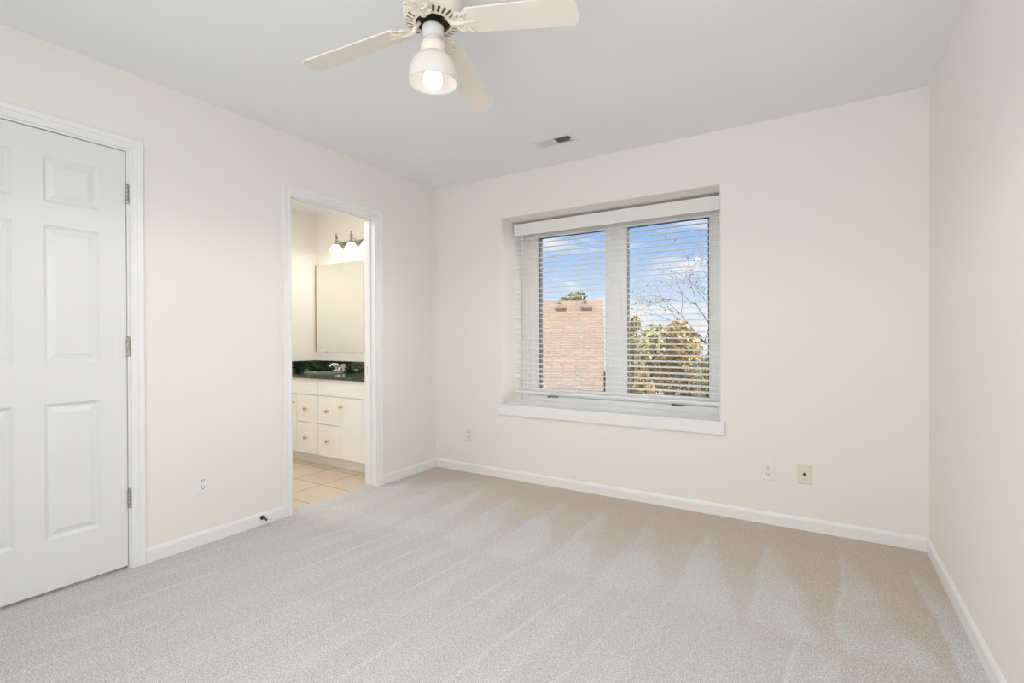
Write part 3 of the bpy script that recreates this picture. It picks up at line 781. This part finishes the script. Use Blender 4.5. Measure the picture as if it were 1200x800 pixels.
bm = bmesh.new(); bx(bm, VX0, VX0 + .02, VYF - .01, -.003, zt, .905); bmesh.ops.translate(bm, verts=bm.verts, vec=-co); obj('side_splash', bm, MARBLE, ct, bevel=.002)
# sink bowl rests in the hole
sk = thing('sink', 'oval sink set into the green marble vanity top', 'sink', (SX, SY, zt))
bm = bmesh.new()
prs = [(1.05, .001), (1.05, .006), (1.0, .009), (.96, .006), (.93, -.012), (.85, -.020)]
loops = []
for s, zz in prs:
    loops.append([bm.verts.new((SA * s * cos(2 * pi * k / 48), SB * s * sin(2 * pi * k / 48), zz)) for k in range(48)])
bt = bm.verts.new((0, 0, -.0235))
for a, b in zip(loops, loops[1:]):
    for k in range(48): bm.faces.new((a[k], a[(k + 1) % 48], b[(k + 1) % 48], b[k]))
for k in range(48): bm.faces.new((loops[-1][k], loops[-1][(k + 1) % 48], bt))
obj('basin', bm, mat('pale green cultured marble', (.085, .115, .085), .12, bump=.02, var=.35, vscale=14), sk, smooth=True)
bm = bmesh.new(); lathe(bm, [(0, -.0215), (.02, -.0215), (.022, -.0225), (.02, -.0235), (0, -.0235)], 20); obj('drain', bm, CHROME, sk, smooth=True)
# faucet
fc = thing('faucet', 'chrome faucet with two clear knobs behind the bathroom sink', 'faucet', (SX, -.095, zt + .0005))
bm = bmesh.new(); bx(bm, -.078, .078, -.026, .026, 0, .018); lathe(bm, [(.022, .015), (.019, .05), (.016, .062), (0, .066)], 20)
obj('faucet_base', bm, CHROME, fc, bevel=.006, seg=3)
bm = bmesh.new(); tube(bm, [(0, 0, .045), (0, -.03, .072), (0, -.075, .080), (0, -.110, .066), (0, -.118, .048)], [.014, .015, .013, .012, .011], 14); obj('spout', bm, CHROME, fc, smooth=True)
for s in (-1, 1):
    bm = bmesh.new(); lathe(bm, [(0, .016), (.012, .016), (.010, .030), (.018, .038), (.026, .050), (.027, .066), (.020, .078), (0, .081)], 12, (s * .055, 0, 0)); k_ = obj('handle', bm, ACRY, fc); k_['label'] = 'clear faceted knob'
# mirror
mr = thing('wall_mirror', 'tall frameless mirror above the vanity on the bathroom wall', 'mirror', (-1.285, -.001, .995))
bm = bmesh.new(); bx(bm, -.365, .365, -.006, -.0005, 0, .91); obj('mirror_glass', bm, MIRR, mr)
for s in (-1, 1):
    bm = bmesh.new(); bx(bm, s * .368 - .003, s * .368 + .003, -.010, -.0005, 0, .91)
    o_ = obj('edge_strip', bm, mat('aged gilt strip', (.42, .32, .16), .4, .6, bump=.05), mr); o_['label'] = 'dull gold edge strip'
for s in (-1, 1):
    bm = bmesh.new(); bx(bm, s * .2 - .012, s * .2 + .012, -.009, -.0005, -.006, .010); obj('clip', bm, CHROME, mr, bevel=.001)
# vanity light
vl = thing('vanity_light', 'nickel and brass vanity light bar with glowing bell shades', 'vanity light', (-.85, -.001, 2.075))
bm = bmesh.new(); bx(bm, -.42, .42, -.022, 0, -.030, .030); obj('back_plate', bm, STEEL, vl, bevel=.008, seg=3)
for k in range(4):
    xc = -.33 + .22 * k
    bm = bmesh.new(); tube(bm, [(xc, -.018, 0), (xc, -.06, .020), (xc, -.10, .028), (xc, -.12, .015), (xc, -.12, -.005)], .006, 10)
    lathe(bm, [(0, .005), (.020, .003), (.024, -.012), (.020, -.020), (0, -.020)], 20, (xc, -.12, 0))
    lathe(bm, [(0, .098), (.004, .092), (.007, .080), (.005, .070), (.012, .057), (.016, .042), (.009, .030), (.015, .014), (0, .004)], 16, (xc, -.12, .006))
    arm = obj('arm', bm, mat('antique nickel', (.36, .31, .24), .35, .9, bump=.03), vl, smooth=True)
    bm = bmesh.new()
    lathe(bm, [(.022, -.014), (.036, -.026), (.050, -.050), (.062, -.072), (.068, -.080), (.066, -.082), (.059, -.074), (.047, -.052), (.033, -.029), (.019, -.017)], 28, (xc, -.12, 0), closed=True)
    s_ = obj('shade', bm, OPAL, arm, smooth=True); s_['label'] = 'glowing white bell shade'
    q = light('vanity_lamp', 'POINT', (xc, -.12, -.085), BATH_W, (1.0, .955, .88), shadow_soft_size=.03); q.parent = vl

# ------------------------------------------------------------------ outside: ground, neighbour's roof, trees
GZ = -3.1
bm = bmesh.new(); vv = [bm.verts.new(c) for c in ((-40, .6, GZ), (25, .6, GZ), (25, 60, GZ), (-40, 60, GZ))]; bm.faces.new(vv)
bmesh.ops.extrude_face_region(bm, geom=list(bm.faces))
bx(bm, -40, 25, .6, 60, GZ - .4, GZ - .001)
struct(obj('ground', bm, GRASS))

hs = thing('neighbour_house', 'neighbouring house with a pinkish tan shingle roof outside the window', 'house', (-3.16, 12, GZ), .374)
RX0, RX1, RYE, RYR, RZR, RZE = -14.0, 0.0, -5.2, 0.0, 2.40 - GZ, -.70 - GZ
bm = bmesh.new(); uvl = bm.loops.layers.uv.new('UVMap')
sl = math.hypot(RYR - RYE, RZR - RZE)
def quad(pts, uvs):
    f = bm.faces.new([bm.verts.new(Vector(p_)) for p_ in pts])
    for l_, uv in zip(f.loops, uvs): l_[uvl].uv = uv
uvq = [(0, 0), (RX1 - RX0, 0), (RX1 - RX0, sl), (0, sl)]
RYB = 2 * RYR - RYE
for dz in (0, -.2):
    quad([(RX0, RYE, RZE + dz), (RX1, RYE, RZE + dz), (RX1, RYR, RZR + dz), (RX0, RYR, RZR + dz)], uvq)
    quad([(RX0, RYB, RZE + dz), (RX1, RYB, RZE + dz), (RX1, RYR, RZR + dz), (RX0, RYR, RZR + dz)], uvq)
for xe in (RX0, RX1):
    for ye in (RYE, RYB): quad([(xe, ye, RZE), (xe, RYR, RZR), (xe, RYR, RZR - .2), (xe, ye, RZE - .2)], [(0, 0), (0, 1), (1, 1), (1, 0)])
for ye in (RYE, RYB): quad([(RX0, ye, RZE), (RX1, ye, RZE), (RX1, ye, RZE - .2), (RX0, ye, RZE - .2)], [(0, 0), (0, 1), (1, 1), (1, 0)])
ro = obj('roof', bm, SHING, hs)
bm = bmesh.new()
pr = [(RYE + .5, 0), (RYE + .5, RZE - .05), (RYR, RZR - .21), (RYB - .5, RZE - .05), (RYB - .5, 0)]
a_ = [bm.verts.new((RX0 + .3, y_, z_)) for y_, z_ in pr]; b_ = [bm.verts.new((RX1 - .2, y_, z_)) for y_, z_ in pr]
bm.faces.new(a_); bm.faces.new(b_)
for k in range(5): bm.faces.new((a_[k], a_[(k + 1) % 5], b_[(k + 1) % 5], b_[k]))
obj('wall', bm, BRICKW, hs)
slope = math.atan2(RZR - RZE, RYR - RYE)
def on_roof(y): return RZE + (y - RYE) * math.tan(slope)
for xv in (-.50, -1.32):
    yv = -.55; bm = bmesh.new()
    bx(bm, -.16, .16, -.15, .15, -.04, .07); bmesh.ops.rotate(bm, verts=bm.verts, cent=(0, 0, 0), matrix=Matrix.Rotation(slope * .75, 3, 'X'))
    bmesh.ops.translate(bm, verts=bm.verts, vec=Vector((xv, yv, on_roof(yv) + .02)))
    o_ = obj('roof_vent', bm, mat('brown roof vent', (.10, .065, .05), .6, bump=.1), ro, bevel=.02); o_['label'] = 'dark box vent near the ridge'
for xv in (-.58, -1.42):
    yv = -.20; bm = bmesh.new(); lathe(bm, [(.045, -.1), (.045, .10), (0, .10)], 12); bmesh.ops.translate(bm, verts=bm.verts, vec=Vector((xv, yv, on_roof(yv))))
    obj('vent_pipe', bm, ROTOR, ro)

def leaf_quads(bm, n, fn, size):
    for _ in range(n):
        p_ = fn(); s = size * random.uniform(.6, 1.3)
        a = Vector((random.gauss(0, 1), random.gauss(0, 1), random.gauss(0, 1))).normalized()
        b = a.cross(Vector((random.gauss(0, 1), random.gauss(0, 1), random.gauss(0, 1)))).normalized()
        bm.faces.new([bm.verts.new(p_ + a * s * q + b * s * w * .6) for q, w in ((-1, 0), (0, -1), (1, 0), (0, 1))])
def bushy(name, label, loc, h, rad, m, n, size=.10, group=None, trunk_h=.3, cone=False):
    t = thing(name, label, 'tree', loc, random.uniform(0, 6), group)
    blobs = []
    for _ in range(24):
        f = random.random(); rr_ = rad * (1 - f * .85 if cone else (.9 - .35 * f))
        a = random.uniform(0, 2 * pi); q = rr_ * random.uniform(.1, .75)
        blobs.append((Vector((q * cos(a), q * sin(a), h * (trunk_h + (1 - trunk_h) * f * .92))), rad * random.uniform(.25, .42) * (1 - .5 * f if cone else 1)))
    bm = bmesh.new()
    def fn():
        c, r_ = random.choice(blobs); d = Vector((random.gauss(0, 1), random.gauss(0, 1), random.gauss(0, 1))).normalized()
        return c + d * r_ * random.uniform(.55, 1.05)
    leaf_quads(bm, n, fn, size)
    obj('foliage', bm, m, t)
    bm = bmesh.new(); tube(bm, [(0, 0, 0), (.03, .02, h * .4), (0, .05, h * .8)], [.10, .08, .03], 10)
    for c, r_ in blobs[:8]: tube(bm, [(.02, .02, h * .3), c * .6 + Vector((0, 0, h * .14)), c], [.05, .03, .012], 6)
    obj('trunk', bm, BARK, t)
    return t
bushy('golden_tree', 'olive tree with a pointed top beside the tan roof', (-1.80, 11.0, GZ), 5.05, .75, LGREEN, 7500, .055, cone=True)
bushy('golden_tree', 'golden tree behind the middle of the window pane with bare branches', (-.85, 12.4, GZ), 4.85, .95, LGOLD, 8500, .058)
bushy('golden_tree', 'yellow-green tree under the bare branches outside', (.05, 10.9, GZ), 4.2, .80, LGOLD, 8500, .058)
bushy('golden_bush', 'golden bush close to the corner of the tan roof', (-.97, 8.6, GZ), 3.55, .58, LGOLD, 7500, .055)
bushy('golden_bush', 'rust coloured bush below the golden trees outside', (-.02, 7.2, GZ), 3.15, .64, LRUST, 8000, .055)
bushy('golden_bush', 'olive bush below the bare branches outside', (.70, 9.1, GZ), 4.0, .70, LGREEN, 8000, .055)
bushy('distant_tree', 'small dark treetop peeking over the tan roof ridge', (-7.96, 20, GZ), 6.75, 1.1, LDARK, 2600, .10)
bushy('distant_tree', 'dull green tree far behind the golden trees', (-2.9, 17.5, GZ), 4.9, 1.9, LGREEN, 4600, .11)
bushy('distant_tree', 'dull green tree far behind the bare branches', (.3, 17.5, GZ), 4.7, 1.8, LGREEN, 4600, .11)

# bare tree with a few last leaves
bt = thing('bare_tree', 'nearly bare tree with thin branches and few leaves outside', 'tree', (1.80, 9.6, GZ))
random.seed(5)
bmb = bmesh.new(); tips = []
def grow(p_, d, l_, r_, dep):
    e_ = p_ + d * l_
    mid = p_ + d * l_ * .5 + Vector((random.gauss(0, .04), random.gauss(0, .04), random.gauss(0, .04))) * l_
    tube(bmb, [p_, mid, e_], [r_, r_ * .85, r_ * .68], 6 if dep < 4 else 5)
    if dep >= 3: tips.append(e_); tips.append(mid)
    if dep >= 7: return
    for _ in range(4 if dep == 0 else 3 if dep < 4 else 2):
        nd = (d + Vector((random.gauss(0, .52), random.gauss(0, .52), random.gauss(0.05, .40)))).normalized()
        grow(e_, nd, (1.2 if dep == 0 else l_ * random.uniform(.56, .76)), r_ * .52, dep + 1)
grow(Vector((0, 0, 0)), Vector((-.1, 0, 1)).normalized(), 3.5, .06, 0)
obj('trunk', bmb, BARK, bt)
bm = bmesh.new()
def fnt(): return random.choice(tips) + Vector((random.gauss(0, .05), random.gauss(0, .05), random.gauss(0, .05)))
leaf_quads(bm, 520, fnt, .026); obj('foliage', bm, leafmat('withered leaves', (.07, .03, .025), (.16, .07, .05)), bt)
